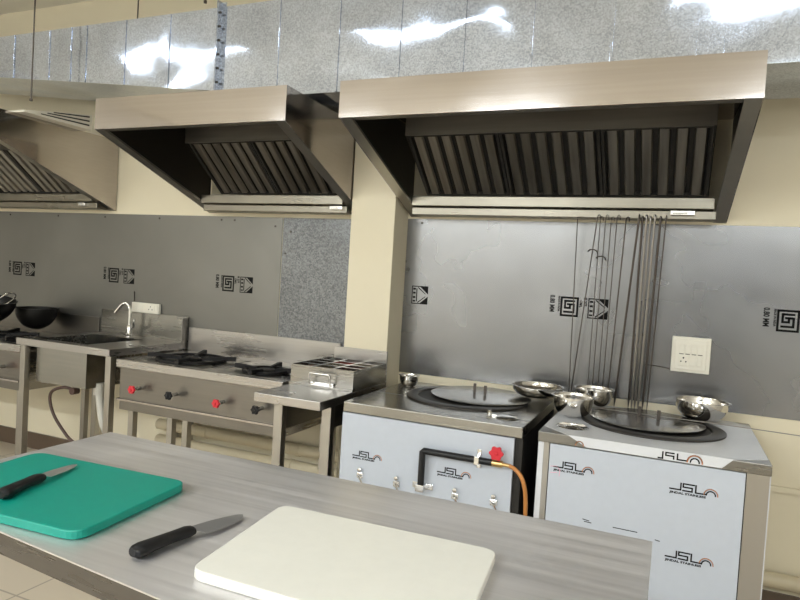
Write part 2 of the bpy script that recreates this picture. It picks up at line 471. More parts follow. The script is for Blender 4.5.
fl = merge(MB().box(x-.028, x-.024+.02, DY-.004, DY, zbot(x)-.01, DT+.02), MB().box(x-.003, x, DY-.034, DY-.004, zbot(x)-.01, DT+.02),
           MB().box(x+.002, x+.005, DY-.034, DY-.004, zbot(x)-.01, DT+.02), MB().box(x+.005, x+.03, DY-.004, DY, zbot(x)-.01, DT+.02))
f = obj('joining_flange', fl, 'duct', d)
for i in range(6):
    obj('bolt', MB().cyl((x-.010, DY-.020, 2.31+i*.068), (x+.012, DY-.020, 2.31+i*.068), .006, 8), 'screw', f)
def hanger(x, y, z0, label):
    o = thing('hanging_rod', label, 'rod', (x, y, z0))
    obj('rod', MB().cyl((x, y, z0), (x, y, ZC-.001), .004, 8), 'rod', o)
    obj('nut', MB().cyl((x, y, z0+.0), (x, y, z0+.012), .009, 6), 'rod', o)
hanger(-3.304, 2.45, 2.2405, 'thin rod hanging from ceiling in front of the duct above left hood')
hanger(-3.08, 2.95, DT+.001, 'thin rod hanging from ceiling down to top of the duct')
hanger(-2.25, 2.58, DT+.021, 'thin rod hanging from ceiling beside the duct flange')
# air connector on top of the left hood
o = thing('air_connector', 'small slatted galvanised collar lying on top of the left hood', 'duct collar', (-3.64, 2.75, 2.201))
obj('collar', MB().prism([(-3.42, 2.50, 2.2015), (-3.42, 2.95, 2.2015), (-3.42, 2.95, 2.295), (-3.42, 2.62, 2.235), (-3.42, 2.50, 2.212)], (-.36, 0, 0)), 'plate', o)
for i in range(3):
    obj('slot', MB().prism([(-3.419, 2.60+i*.04, 2.212+i*.014), (-3.419, 2.93, 2.222+i*.026), (-3.419, 2.93, 2.231+i*.026), (-3.419, 2.60+i*.04, 2.217+i*.014)], (.002, 0, 0)), 'dark', o)

# ------------------------------------------------------------------ ovens
def jsl(x, y, z, parent, s=1.0, sub=True):
    """film logo: angular J S L followed by arches, small caption below"""
    w = .0052*s
    K = []
    for pts in ([(-.012, .012), (.024, .012), (.024, .036)],
                [(.068, .036), (.032, .036), (.032, .024), (.062, .024), (.062, .011), (.032, .011)],
                [(.074, .036), (.074, .010), (.106, .010)]):
        K.append(strip([(a*s, b*s) for a, b in pts], w))
    t = text_mb('JINDAL STAINLESS', .0105*s, 1.1, .0005); t.v = [(u*1.28-.012*s, v-.004*s, ww) for u, v, ww in t.v]; K.append(t)
    arc = lambda r: [((.124+r*math.cos(a))*s, (.009+r*math.sin(a))*s) for a in [PI*i/10 for i in range(11)]]
    K.append(strip(arc(.0148), .0042*s))
    o = obj('printed_logo', onwall(merge(*K), x, y, z), 'blackmark', parent)
    obj('logo_arch', onwall(strip(arc(.0225), .0038*s), x, y, z), 'orange', o, label='orange arch')

def lidded_hole(cx, cy, r, lx, ly, lr, z, parent, lid_label):
    k = obj('oven_ring', MB().lathe([(r, 0), (r, .006), (r-.012, .010), (r-.05, .009), (r-.052, .004), (r-.054, 0)], (cx, cy, z), 64), 'tandoor', parent, smooth=True)
    obj('throat', MB().lathe([(r-.055, .002), (r-.056, .004), (0.0, .004), (0, .002)], (cx, cy, z-.001), 48), 'dark', parent)
    L = thing('oven_lid', lid_label, 'lid', (lx, ly, z+.0105))
    zz = z+.0108
    obj('disc', MB().lathe([(0, 0), (lr-.004, 0), (lr, .003), (lr, .006), (lr-.012, .009), (0, .009)], (lx, ly, zz), 64), 'lid', L, smooth=True)
    return L, zz+.009
# --- first oven
z = .85
o1 = thing('tandoor_oven', 'white film-covered tandoor oven with bare steel top and black gas pipe, beside pillar', 'oven', (-.893, 2.82, 0))
XL, XR, YF, YB = -1.287, -.503, 2.465, 3.19
obj('body', MB().box(XL+.012, XR-.02, YF+.012, YB-.01, .10, z-.046), 'dark', o1)
obj('front_panel', MB().box(XL+.006, XR-.030, YF-.002, YF+.010, .12, z-.047), 'film', o1)
tp = MB().box(XL, XR, YF, YB, z-.045, z)
obj('top_plate', tp, 'oventop', o1, bev=.004)
for x_ in (XL+.004, XR-.044):
    for y_ in (YF+.014, YB-.054): obj('leg', MB().box(x_ if x_ < -1 else x_+.014, x_+.03 if x_ < -1 else x_+.044, y_, y_+.04, 0, z-.046), 'steelv' if x_ < -1 else 'dark', o1)
obj('side_strip', MB().box(XL, XL+.005, YF, YF+.04, .12, z-.047), 'film', o1)
lid1, zl = lidded_hole(-.866, 2.905, .284, -.812, 2.952, .236, z+.0005, o1, 'round steel lid set off-centre over the oven mouth, left tandoor oven')
for q, (hx, hy) in enumerate(((-.845, 2.955), (-.785, 2.925))):
    obj('lug', MB().box(hx-.007, hx+.007, hy-.003, hy+.003, zl, zl+.048), 'rod', lid1, bev=.002)
vc = obj('vent_cap', merge(MB().lathe([(0, 0), (.044, 0), (.046, .003), (.036, .008), (.012, .010), (0, .010)], (-.60, 2.60, z+.0005), 32),), 'chrome', o1, smooth=True)
obj('vent_knob', merge(MB().lathe([(0, 0), (.010, 0), (.012, .014), (.006, .022), (0, .022)], (-.672, 2.598, z+.0005), 16), MB().box(-.672, -.64, 2.594, 2.602, z+.001, z+.008)), 'chrome', vc, smooth=True)
yf = YF-.002
jsl(-1.216, yf, .615, o1, .86); jsl(-.827, yf, .610, o1, .89)
# gas pipe with valve
gp = obj('gas_pipe', MB().tube([(-.897, yf-.030, .545), (-.897, yf-.030, .70), (-.893, yf-.030, .7035), (-.605, yf-.030, .7035)], .0135, 14), 'pipe', o1, smooth=True)
gp['label'] = 'black gas pipe'
def clamp(x, z, par, horiz):
    if horiz: q = merge(MB().box(x-.010, x+.010, yf-.046, yf-.0005, z-.017, z+.017), MB().box(x-.009, x+.009, yf-.006, yf-.0005, z-.038, z+.038))
    else: q = merge(MB().box(x-.018, x+.018, yf-.046, yf-.0005, z-.014, z+.014), MB().box(x-.045, x+.045, yf-.006, yf-.0005, z-.012, z+.012))
    obj('pipe_clamp', q, 'chrome', par, bev=.003)
clamp(-.667, .7035, gp, True); clamp(-.897, .552, gp, False)
def starknob(c, axis, r, th):
    """six-lobed hand wheel"""
    mb = MB(); n = 36; P = []
    for i in range(n):
        a = 2*PI*i/n; rr = r*(1+.13*math.cos(6*a)); P.append((rr*math.cos(a), rr*math.sin(a)))
    mb.prism([(u, 0, v) for u, v in P], (0, -th, 0)); mb.v = [(c[0]+a, c[1]+b, c[2]+d_) for a, b, d_ in mb.v]
    mb.add(*(lambda q: (q.v, q.f))(MB().cyl((c[0], c[1]-th-.001, c[2]), (c[0], c[1]-th-.006, c[2]), r*.3, 10)))
    return mb
vx = -.588
vv = obj('gas_valve', merge(MB().cyl((vx-.018, yf-.030, .7035), (vx+.022, yf-.030, .7035), .014, 12), MB().cyl((vx, yf-.030, .71), (vx, yf-.030, .745), .006, 10), MB().tube([(vx+.022, yf-.03, .7035), (vx+.05, yf-.03, .702)], .008, 10)), 'brass', o1, smooth=True, label='brass valve body')
obj('valve_wheel', starknob((vx-.002, yf-.036, .745), 'y', .026, .012), 'red', vv, bev=.002, label='red valve wheel')
hs = obj('gas_hose', MB().soft([(vx+.050, yf-.03, .702), (vx+.072, yf-.035, .695), (-.492, yf-.04, .675), (-.476, yf-.04, .64), (-.468, yf-.03, .58), (-.468, yf-.01, .45), (-.468, yf+.02, .25), (-.472, yf+.06, .02)], .008, 12), 'hose', o1, smooth=True, label='orange gas hose')
for x_, z_ in ((-1.185, .545), (-1.014, .538), (-.757, .536), (-.598, .540)):
    l = obj('latch', merge(MB().box(x_-.014, x_+.014, yf-.008, yf-.0005, z_-.012, z_+.012), MB().lathe([(0, 0), (.009, 0), (.009, .016), (0, .018)], (x_, yf-.001, z_+.026), 14, 'y')), 'chrome', o1, bev=.002)
    obj('latch_lever', MB().tube([(x_-.008, yf-.010, z_), (x_+.006, yf-.022, z_-.006), (x_+.014, yf-.014, z_-.026)], .004, 8), 'chrome', l, smooth=True)

# --- second oven
XL, XR, YF, YB = -.442, .338, 2.455, 3.205
o2 = thing('tandoor_oven', 'right-hand tandoor oven fully wrapped in white printed film, with bowls on top', 'oven', (-.05, 2.81, 0))
obj('body', MB().box(XL+.035, XR-.035, YF+.03, YB-.02, .10, z-.042), 'dark', o2)
obj('front_panel', MB().box(XL+.048, .262, YF+.002, YF+.014, .05, z-.042), 'film', o2)
obj('top_plate', MB().box(XL, XR, YF, YB, z-.040, z-.001), 'lip', o2, bev=.003)
c = .11
fm = MB().prism([(XL+c, YF-.001, z-.001), (XR-c*1.05, YF-.001, z-.001), (XR-.004, YF+.075, z-.001), (XR-.004, YB-.07, z-.001), (XR-.07, YB-.004, z-.001), (XL+.05, YB-.004, z-.001), (XL+.004, YB-.10, z-.001), (XL+.004, YF+.105, z-.001)], (0, 0, .0012))
obj('top_film', fm, 'filmtop', o2)
obj('lip_film', MB().prism([(XL+c, YF-.0005, z), (XR-c*1.05, YF-.0005, z), (XR-c*1.05-.035, YF-.0005, z-.036), (XL+c+.07, YF-.0005, z-.036)], (0, -.001, 0)), 'filmtop', o2)
yl = YF-.0015
def half_logo(x):
    w = .005; K = [strip([(0, .0), (.014, 0), (.014, .022)], w), strip([(.05, .022), (.024, .022), (.024, .012), (.05, .012), (.05, .003)], w), strip([(.062, .022), (.062, .003), (.09, .003)], w)]
    arc = lambda r: [(.118+r*math.cos(a), .001+r*math.sin(a)) for a in [PI*i/10 for i in range(11)]]
    K.append(strip(arc(.014), .0045))
    o = obj('printed_logo', onwall(merge(*K), x, yl, z-.032), 'blackmark', o2)
    obj('logo_arch', onwall(strip(arc(.024), .005), x, yl, z-.032), 'orange', o, label='orange arch')
half_logo(-.015)
K = onwall(strip([(.014*math.cos(a), .014*math.sin(a)) for a in [PI*i/10 for i in range(11)]], .004), XL+.155, yl, z-.032)
obj('logo_arch', K, 'orange', o2)
yf2 = YF+.002
jsl(-.364, yf2, .712, o2, .92); jsl(.042, yf2, .704, o2, .96); jsl(.044, yf2, .462, o2, .96)
t_ = strip([(0, .02), (.022, .024), (.036, .012), (.034, -.012)], .003); t2 = strip([(.0, -.004), (.024, .0)], .003)
obj('marker_scribble', onwall(merge(t_, t2), -.388, yf2, .702), 'pink', o2, label='faint pink marker scribble')
for k_ in ([(0, 0), (.022, -.003)], [(.006, -.008), (.030, -.009)], [(.108, -.009), (.19, -.010)], [(.252, -.024), (.266, -.026)]): obj('scratch_mark', onwall(strip(k_, .0028), -.257, yf2, .546), 'blackmark', o2)
for x_, w_ in ((XL+.006, .036), (XR-.040, .036)):
    for y_ in (YF+.018, YB-.05): obj('leg', MB().box(x_, x_+w_, y_, y_+.036, 0, z-.041), 'steelv', o2)
obj('frame_strip', MB().box(.266, XR-.004, YF+.010, YF+.017, .05, z-.041), 'steelv', o2)
obj('corner_film', MB().box(XL+.001, XL+.005, YF+.016, YF+.05, .05, z-.041), 'filmtop', o2)
obj('corner_film', MB().box(XL+.005, XL+.022, YF+.014, YF+.0175, .05, z-.041), 'filmtop', o2)
obj('corner_film', MB().box(XR-.003, XR+.001, YF+.016, YB-.016, .05, z-.041), 'filmtop', o2)
lid2, zl = lidded_hole(-.054, 2.868, .281, -.076, 2.892, .228, z+.0005, o2, 'round steel lid over the oven mouth, right tandoor oven')
for hx, hy in ((-.105, 2.925), (-.028, 2.885)):
    obj('lug', MB().box(hx-.007, hx+.007, hy-.003, hy+.003, zl, zl+.042), 'rod', lid2, bev=.002)
vh = obj('vent_cap', MB().lathe([(0, .0), (.058, 0), (.062, .004), (.056, .008), (.046, .004), (.030, .003), (.024, .008), (0, .010)], (-.335, 2.595, z+.0005), 36), 'chrome', o2, smooth=True)

# ------------------------------------------------------------------ bowls
def bowl(x, y, z, r, h, base, label, lip=.008, th=.0015, fill=None):
    o = thing('steel_bowl', label, 'bowl', (x, y, z), 'steel bowls on the tandoor ovens')
    pr = []; n = 9
    for i in range(n+1):
        a = i/n*PI/2
        pr.append((base+(r-base)*math.sin(a), h*(1-math.cos(a))))
    inner = [(max(a-th, 0), b+th) for a, b in pr]
    prof = [(0, 0)] + pr + [(r+lip, h+.001), (r+lip, h+.003), (r-.0005, h+.003)] + inner[::-1] + [(0, th)]
    obj('shell', MB().lathe([(a, b) for a, b in prof], (x, y, z), 48), 'bowl', o, smooth=True)
    obj('foot_ring', MB().lathe([(base-.004, 0), (base, 0), (base, .003), (base-.004, .003)], (x, y, z-.001), 32), 'bowl', o)
    return o
zt1 = z+.002
bowl(-1.215, 3.03, zt1, .049, .052, .026, 'small steel cup-sized bowl on left tandoor oven beside the pillar', .004)
bowl(-.572, 3.07, .8655+.008, .118, .050, .050, 'wide shallow steel bowl at back right corner of left tandoor oven')
bowl(-.365, 2.80, .8625, .084, .078, .046, 'deep steel bowl at front left of right tandoor oven, nearest the camera')
bowl(-.312, 3.082, .8625, .084, .078, .042, 'steel bowl at foot of the skewers on right tandoor oven')
bowl(.140, 3.10, .8625, .108, .078, .048, 'wide steel bowl standing alone under the switch board')
tag(obj('steel_rod', MB().tube([(-.30, 2.965, .8745), (.28, 2.955, .8745), (.50, 2.93, .8745)], .0020, 8), 'rodl'), 'thin straight steel rod lying across back of right tandoor oven', 'rod')

# ------------------------------------------------------------------ skewers
SK = [((577, 218), (569, 392), 0, .0022), ((597, 217), (571, 390), 0, .0026), ((600, 219), (587, 383), 0, .002), ((605, 219), (592, 383), 0, .002),
      ((611, 217), (597, 383), 0, .002), ((617, 217), (602, 384), 0, .0022), ((626, 217), (607, 384), 0, .0032), ((639, 218), (615, 398), 1, .0050),
      ((643, 218), (631, 402), 0, .0050), ((647, 218), (635, 402), 2, .0050), ((651, 218), (638, 402), 2, .0050), ((655, 219), (641, 402), 2, .0050),
      ((661, 216), (644, 402), 1, .0055), ((666, 217), (648, 402), 1, .0030)]
# world positions on the wall plane (x top, x bottom)
XT = [-.461, -.368, -.354, -.330, -.304, -.278, -.237, -.180, -.164, -.147, -.129, -.110, -.086, -.062]
XB = [-.441, -.432, -.356, -.333, -.309, -.287, -.263, -.228, -.166, -.152, -.138, -.123, -.104, -.084]
where = ['leftmost skewer, standing slightly apart with a square bent top', 'second skewer from the left, leaning sharply left at its foot',
 'third skewer from the left, thin and nearly upright', 'fourth skewer from the left, thin and nearly upright', 'fifth skewer from the left in the thin group',
 'sixth skewer from the left in the thin group', 'seventh skewer from the left, slightly thicker, behind the middle bowl', 'thick dark skewer standing alone between the two skewer groups',
 'leftmost skewer of the dense right bundle', 'second skewer from the left in the dense right bundle', 'third skewer from the left in the dense right bundle',
 'fourth skewer from the left in the dense right bundle', 'thick dark skewer, second from the right', 'rightmost skewer, leaning beside the switch board']
for i, (xt, xb) in enumerate(zip(XT, XB)):
    r = SK[i][3]; kind = SK[i][2]; yt, yb_ = 3.120-.010*(i % 2), 3.192 - .012*(i % 2)
    xt *= yt/3.222
    zb_, zt_ = .8535, 1.733 + (.006 if i % 2 else 0)
    s = thing('tandoor_skewer', where[i]+', standing behind right tandoor oven', 'skewer', (xb, yb_, zb_), 'tandoor skewers standing behind the oven')
    if i == 0: hk = [(xt, yt, zt_-.004), (xt, yt-.003, zt_), (xt+.016, yt-.012, zt_+.001), (xt+.032, yt-.014, zt_)]
    else: hk = [(xt, yt, zt_-.008), (xt+.002, yt-.002, zt_+.002), (xt+.008, yt-.006, zt_+.006), (xt+.014, yt-.010, zt_+.001), (xt+.015, yt-.012, zt_-.016)]
    if i >= 7: hk = [(xt, yt, zt_-.008), (xt, yt-.002, zt_+.002), (xt+.001, yt-.007, zt_+.006), (xt+.001, yt-.012, zt_+.001), (xt+.001, yt-.013, zt_-.012)]
    mt = 'rodl' if kind == 2 else 'rod'
    obj('shaft', MB().tube([(xb, yb_, zb_), (xb+(xt-xb)*.03, yb_, zb_+.04), (xt, yt, zt_-.008)], [r*.3, r, r], 8), mt, s, smooth=True)
    obj('hook', MB().tube(hk, r*.95, 8), mt, s, smooth=True)
def shook(x, zz, label, sgn=1):
    tag(obj('wire_hook', MB().tube([(x-.022, 3.122, zz-.006), (x-.012, 3.112, zz+.002), (x+.006, 3.112, zz+.003), (x+.018, 3.114, zz-.003), (x+.022, 3.125, zz-.014)], .0032, 8), 'rod', smooth=True), label, 'hook', 'wire hooks across the skewers')
shook(-.367, 1.581, 'small bent wire hooked across the thin skewers, upper of two'); shook(-.328, 1.551, 'small bent wire hooked across the thin skewers, lower of two')

# ------------------------------------------------------------------ switch boards and cables
o = thing('switch_board', 'square white switch board with socket on wall above right tandoor oven', 'switch board', (.084, 3.244, 1.043))
obj('back_box', MB().box(.003, .166, 3.225, 3.2455, 1.044, 1.207), 'plate', o, bev=.004)
fp = obj('face_plate', MB().box(.016, .150, 3.219, 3.225, 1.056, 1.195), 'plate', o, bev=.003)
for i in range(4):
    xa = .034+i*.026
    obj('rocker_switch', MB().box(xa, xa+.022, 3.215, 3.219, 1.132, 1.172), 'plate', fp, bev=.0015)
    obj('switch_gap', MB().box(xa+.002, xa+.021, 3.2175, 3.2188, 1.127, 1.130), 'screw', fp)
sk = obj('socket', MB().box(.034, .076, 3.216, 3.219, 1.074, 1.122), 'plate', fp, bev=.0015)
for a, b, rr in ((.055, 1.111, .0038), (.045, 1.094, .0032), (.066, 1.094, .0032)):
    obj('socket_hole', MB().cyl((a, 3.2159, b), (a, 3.2150, b), rr, 12), 'blackmark', sk)
obj('rocker_switch', MB().box(.112, .132, 3.214, 3.219, 1.076, 1.118), 'plate', fp, bev=.002)
obj('blank_plate', MB().box(.084, .106, 3.216, 3.219, 1.076, 1.118), 'plate', fp, bev=.001)
tag(obj('wall_cable', MB().tube([(-.13, 3.242, 1.062), (-.05, 3.242, 1.058), (.001, 3.242, 1.052)], .0022, 6), 'screw'), 'thin dark cable running from skewers to the square switch board', 'cable')
o = thing('switch_board', 'narrow white socket strip on wall behind the sink tap', 'switch board', (-3.188, 3.244, 1.066))
obj('back_box', MB().box(-3.305, -3.07, 3.225, 3.2455, 1.066, 1.131), 'plate', o, bev=.003)
fp = obj('face_plate', MB().box(-3.298, -3.077, 3.220, 3.225, 1.072, 1.125), 'plate', o, bev=.002)
obj('rocker_switch', MB().box(-3.285, -3.245, 3.216, 3.220, 1.080, 1.117), 'plate', fp, bev=.0015)
obj('rocker_switch', MB().box(-3.235, -3.195, 3.216, 3.220, 1.080, 1.117), 'plate', fp, bev=.0015)
sk = obj('socket', MB().box(-3.165, -3.100, 3.216, 3.220, 1.078, 1.119), 'plate', fp, bev=.0015)
for a, b in ((-3.132, 1.110), (-3.146, 1.092), (-3.118, 1.092)):
    obj('socket_hole', MB().cyl((a, 3.2159, b), (a, 3.2150, b), .0035, 12), 'blackmark', sk)
tag(obj('wall_cable', MB().tube([(-3.305, 3.243, 1.20), (-3.303, 3.243, 1.16), (-3.302, 3.243, 1.133)], .003, 6), 'screw'), 'short dark cable stub above the narrow socket strip', 'cable')

# ------------------------------------------------------------------ sink table
o = thing('sink_table', 'steel sink table with raised splashback left of the gas range', 'sink', (-3.21, 2.93, 0))
L, R, F, B, ZT = -3.585, -2.836, 2.625, 3.235, .906
bx0, bx1, by0, by1 = -3.50, -3.085, 2.695, 3.12
q = merge(MB().box(L, R, F, by0, ZT-.04, ZT), MB().box(L, R, by1, B, ZT-.04, ZT), MB().box(L, bx0, by0, by1, ZT-.04, ZT), MB().box(bx1, R, by0, by1, ZT-.04, ZT))
obj('worktop', q, 'steel', o)
g = .003
q = merge(MB().box(bx0+.001, bx1-.001, by0+.001, by0+g, .655, ZT-.001), MB().box(bx0+.001, bx1-.001, by1-g, by1-.001, .655, ZT-.001), MB().box(bx0+.001, bx0+g, by0+g, by1-g, .655, ZT-.001), MB().box(bx1-g, bx1-.001, by0+g, by1-g, .655, ZT-.001), MB().box(bx0+g, bx1-g, by0+g, by1-g, .645, .655))
bs = obj('basin', q, 'oventop', o)
obj('drain', MB().lathe([(0, 0), (.032, 0), (.035, .003), (0, .005)], (-3.32, 2.9, .655), 24), 'chrome', bs)
obj('splashback', merge(MB().box(L, R, B+.0002, B+.0095, ZT-.03, 1.066)), 'oventop', o, bev=.002)
obj('splash_end', MB().box(R-.004, R, B-.05, B, ZT+.0005, 1.06), 'steel', o)
for x_ in (L+.01, R-.05):
    for y_ in (F+.02, B-.06): obj('leg', MB().box(x_, x_+.04, y_, y_+.04, 0, ZT-.041), 'steelv', o, bev=.003)
tp = obj('waste_pipe', MB().soft([(-3.12+.03, 2.80, .60), (-3.075, 2.80, .52), (-3.05, 2.80, .43), (-3.03, 2.82, .36), (-3.02, 2.86, .20), (-3.02, 2.90, .02)], .022, 14), 'whitehose', o, smooth=True, label='pale ribbed waste hose')
obj('waste_collar', MB().cyl((-3.097, 2.80, .60), (-3.097, 2.80, .67), .03, 16), 'whitehose', o)
ho = obj('inlet_hose', MB().soft([(-3.20, 2.72, .625), (-3.28, 2.71, .632), (-3.36, 2.70, .60), (-3.375, 2.70, .54), (-3.33, 2.70, .45), (-3.22, 2.70, .35), (-3.15, 2.72, .28), (-3.12, 2.78, .05)], .009, 12), 'brown', o, smooth=True, label='dark brown looped hose')
obj('inlet_valve', MB().cyl((-3.20, 2.70, .62), (-3.20, 2.74, .62), .022, 14), 'brown', o)
# tap
fz = ZT+.0005
tpf = thing('sink_tap', 'chrome swan-neck tap with lever on the sink table', 'tap', (-3.265, 3.175, fz))
fx, fy = -3.265, 3.175
obj('tap_body', merge(MB().lathe([(0, 0), (.024, 0), (.024, .006), (.016, .010), (.016, .07), (.012, .075), (0, .078)], (fx, fy, fz), 24)), 'chrome', tpf, smooth=True)
obj('spout', MB().tube([(fx, fy, fz+.07), (fx, fy, fz+.175), (fx-.006, fy-.004, fz+.20), (fx-.022, fy-.008, fz+.217), (fx-.042, fy-.014, fz+.217), (fx-.058, fy-.02, fz+.203), (fx-.098, fy-.03, fz+.150)], .0095, 12), 'chrome', tpf, smooth=True)
obj('lever', MB().tube([(fx+.016, fy, fz+.05), (fx+.045, fy-.01, fz+.065), (fx+.05, fy-.01, fz+.12)], [.010, .008, .006], 10), 'chrome', tpf, smooth=True)
obj('tap_nut', MB().cyl((fx-.004, fy-.02, fz+.02), (fx-.004, fy-.034, fz+.02), .012, 12), 'chrome', tpf)

# ------------------------------------------------------------------ gas ranges
def knob(x, y, z, col, par):
    st = obj('valve_stem', merge(MB().cyl((x, y, z), (x, y-.03, z), .010, 12), MB().cyl((x, y-.03, z), (x, y-.062, z), .006, 10)), 'lid', par, smooth=True)
    obj('knob', starknob((x, y-.055, z), 'y', .021, .014), col, st, bev=.002, label=('red' if col == 'red' else 'black')+' star-shaped knob')
def burner(cx, cy, z, par, rot=0, rg=.19):
    g = merge(MB().lathe([(.045, 0), (.055, 0), (.060, .012), (.050, .018), (.0, .018), (0, 0)], (0, 0, 0), 28))
    for k in range(4):
        a = rot+k*PI/2; c_, s_ = math.cos(a), math.sin(a)
        b = MB().prism([(.055, -.009, .004), (rg, -.009, .010), (rg, -.009, .034), (rg-.03, -.009, .034), (.055, -.009, .024)], (0, .018, 0))
        b.xf(Matrix.Rotation(a, 4, 'Z')); g = merge(g, b)
    g = merge(g, MB().lathe([(rg-.075, .004), (rg-.055, .004), (rg-.055, .018), (rg-.075, .018), (rg-.075, .004)], (0, 0, 0), 36))
    g.v = [(a+cx, b+cy, c_+z) for a, b, c_ in g.v]
    return obj('burner_grate', g, 'iron', par)
def make_range(L, R, label, cols, kx, ky=2.66, sm='steel'):
    F, B, ZT = ky, 3.232, .856
    o = thing('gas_range', label, 'gas range', ((L+R)/2, 2.95, 0))
    obj('cooktop', MB().box(L, R, F, B, ZT-.048, ZT), 'steel', o, bev=.005)
    obj('splashback', MB().box(L, R, B+.0005, B+.0125, ZT-.03, 1.004), sm, o, bev=.002)
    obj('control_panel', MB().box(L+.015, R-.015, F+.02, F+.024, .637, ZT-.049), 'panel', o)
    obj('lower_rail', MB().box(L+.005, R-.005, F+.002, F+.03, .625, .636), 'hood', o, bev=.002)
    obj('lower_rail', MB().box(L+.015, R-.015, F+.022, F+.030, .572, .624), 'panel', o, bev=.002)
    for s_ in (L+.008, R-.012): obj('side_panel', MB().box(s_, s_+.004, F+.031, B-.03, .572, ZT-.049), 'steel', o)
    for x_, col in zip(kx, cols): knob(x_, F+.0195, .708, col, o)
    for x_ in (L+.06, L+.335, L+.44, R-.07):
        for y_ in ((F+.045, B-.06) if x_ in (L+.06, R-.07) else (F+.05,)): obj('leg', MB().box(x_, x_+.036, y_, y_+.036, 0, .571), 'steelv', o, bev=.002)
    return o, ZT
rg, ZT = make_range(-2.822, -1.728, 'long steel gas range with two black burners, right of the sink table', ['red', 'black', 'red', 'black'], (-2.655, -2.400, -2.090, -1.852))
burner(-2.50, 2.90, ZT, rg, .40, .25); burner(-1.96, 2.85, ZT, rg, .15, .18)
obj('drip_tray', MB().box(-2.74, -2.26, 2.70, 3.13, ZT+.0003, ZT+.002), 'lip', rg); obj('drip_tray', MB().box(-2.16, -1.76, 2.70, 3.10, ZT+.0003, ZT+.002), 'lip', rg)
rl, ZT = make_range(-4.74, -3.60, 'steel gas range at the left edge of the kitchen carrying the wok', ['red', 'black', 'red'], (-4.4, -4.05, -3.755), sm='panel')  # splashback uses the darker steel to paint in its dark reflection
burner(-4.06, 2.86, ZT, rl, .5, .24); burner(-3.76, 2.78, ZT, rl, .1, .11)
# wok
w = thing('wok', 'large black wok with bright wire loop handle at the left edge', 'wok', (-4.12, 2.755, .915))
cx, cy, cz = -4.12, 2.755, .917
R_ = .19
pr = [(R_*math.sin(a)*1.0, .02+.17*(1-math.cos(a))) for a in [PI/2*i/10 for i in range(11)]]
prof = [(0, .02)] + pr[1:] + [(R_+.006, .192)] + [(max(a-.003, 0), b+.003) for a, b in pr[::-1][:-1]] + [(0, .023)]
shell = MB().lathe(prof, (0, 0, 0), 56); shell.xf(Matrix.Rotation(.16, 4, 'Y')); shell.move((cx, cy, cz))
obj('pan', shell, 'wok', w, smooth=True)
obj('loop_handle', MB().tube([(cx+.172+.018+.046*math.cos(a)*.9, cy+.05+.048*math.sin(a), cz+.196+.040*math.cos(a)) for a in [2*PI*i/20 for i in range(20)]], .0045, 8, closed=True), 'chrome', w, smooth=True, label='bright wire loop handle')
p2 = thing('wok', 'smaller black wok against the splashback between large wok and sink', 'wok', (-4.03, 3.092, .8915))
pr = [(.132*math.sin(a), .145*(1-math.cos(a))) for a in [PI/2*i/12 for i in range(13)]]
prof = pr + [(.136, .146), (.136, .150)] + [(max(a-.003, 0), b+.003) for a, b in pr[::-1]]
obj('pan', MB().lathe(prof, (-4.03, 3.092, .892), 56), 'wok', p2, smooth=True)

# ------------------------------------------------------------------ side shelf with masala tray
o = thing('side_table', 'narrow steel side table between the gas range and left tandoor oven', 'side table', (-1.52, 2.72, 0))
L, R, F, B, ZT = -1.694, -1.354, 2.38, 3.045, .85
obj('tabletop', MB().box(L, R, F, B, ZT-.04, ZT), 'steel', o, bev=.003)
obj('splashback', MB().box(-1.665, -1.352, B+.0005, B+.012, ZT-.03, 1.01), 'steel', o, bev=.002)
for x_ in (L+.036, R-.052):
    for y_ in (F+.11, B-.06): obj('leg', MB().box(x_, x_+.046, y_, y_+.04, 0, ZT-.041), 'steelv', o, bev=.002)
obj('brace_panel', MB().box(L+.060, L+.064, F+.152, B-.062, .66, ZT-.041), 'lip', o)
obj('brace_panel', MB().box(R-.030, R-.026, F+.152, B-.062, .70, ZT-.041), 'lip', o)
tr = thing('spice_tray', 'rectangular steel spice tray with compartments and wire handle on the side table', 'tray', (-1.517, 2.87, ZT))
L, R, F, B, z0, z1 = -1.690, -1.349, 2.668, 3.035, ZT+.0005, ZT+.10
obj('tray_body', merge(MB().box(L, R, F, F+.003, z0, z1), MB().box(L, R, B-.003, B, z0, z1), MB().box(L, L+.003, F+.003, B-.003, z0, z1), MB().box(R-.003, R, F+.003, B-.003, z0, z1), MB().box(L+.003, R-.003, F+.003, B-.003, z0, z0+.003),
    MB().box(L-.006, R+.0, F-.006, F, z0, z0+.012)), 'traysteel', tr)
nx, ny = 3, 4
cols = ['spice1', 'spice3', 'spice2', 'spice1', 'spice3', 'spice1', 'spice1', 'spice2', 'spice3', 'spice1', 'spice2', 'spice3']
cw, ch = (R-L-.008)/nx, (B-F-.008)/ny
for i in range(1, nx): obj('divider', MB().box(L+.004+i*cw-.006, L+.004+i*cw+.006, F+.004, B-.004, z1-.03, z1-.001), 'chrome', tr)
for j in range(1, ny):
    for i in range(nx): obj('divider', MB().box(L+.0045+i*cw+(.0065 if i else 0), L+.0035+(i+1)*cw-(.0065 if i < nx-1 else 0), F+.004+j*ch-.006, F+.004+j*ch+.006, z1-.03, z1-.001), 'chrome', tr)
for j in range(ny):
    for i in range(nx):
        xa, ya = L+.004+i*cw+.008, F+.004+j*ch+.008
        s = obj('spice_filling', MB().box(xa, xa+cw-.016, ya, ya+ch-.016, z0+.004, z1-.018-.006*((i+j) % 3)), cols[j*nx+i], tr, bev=.006)
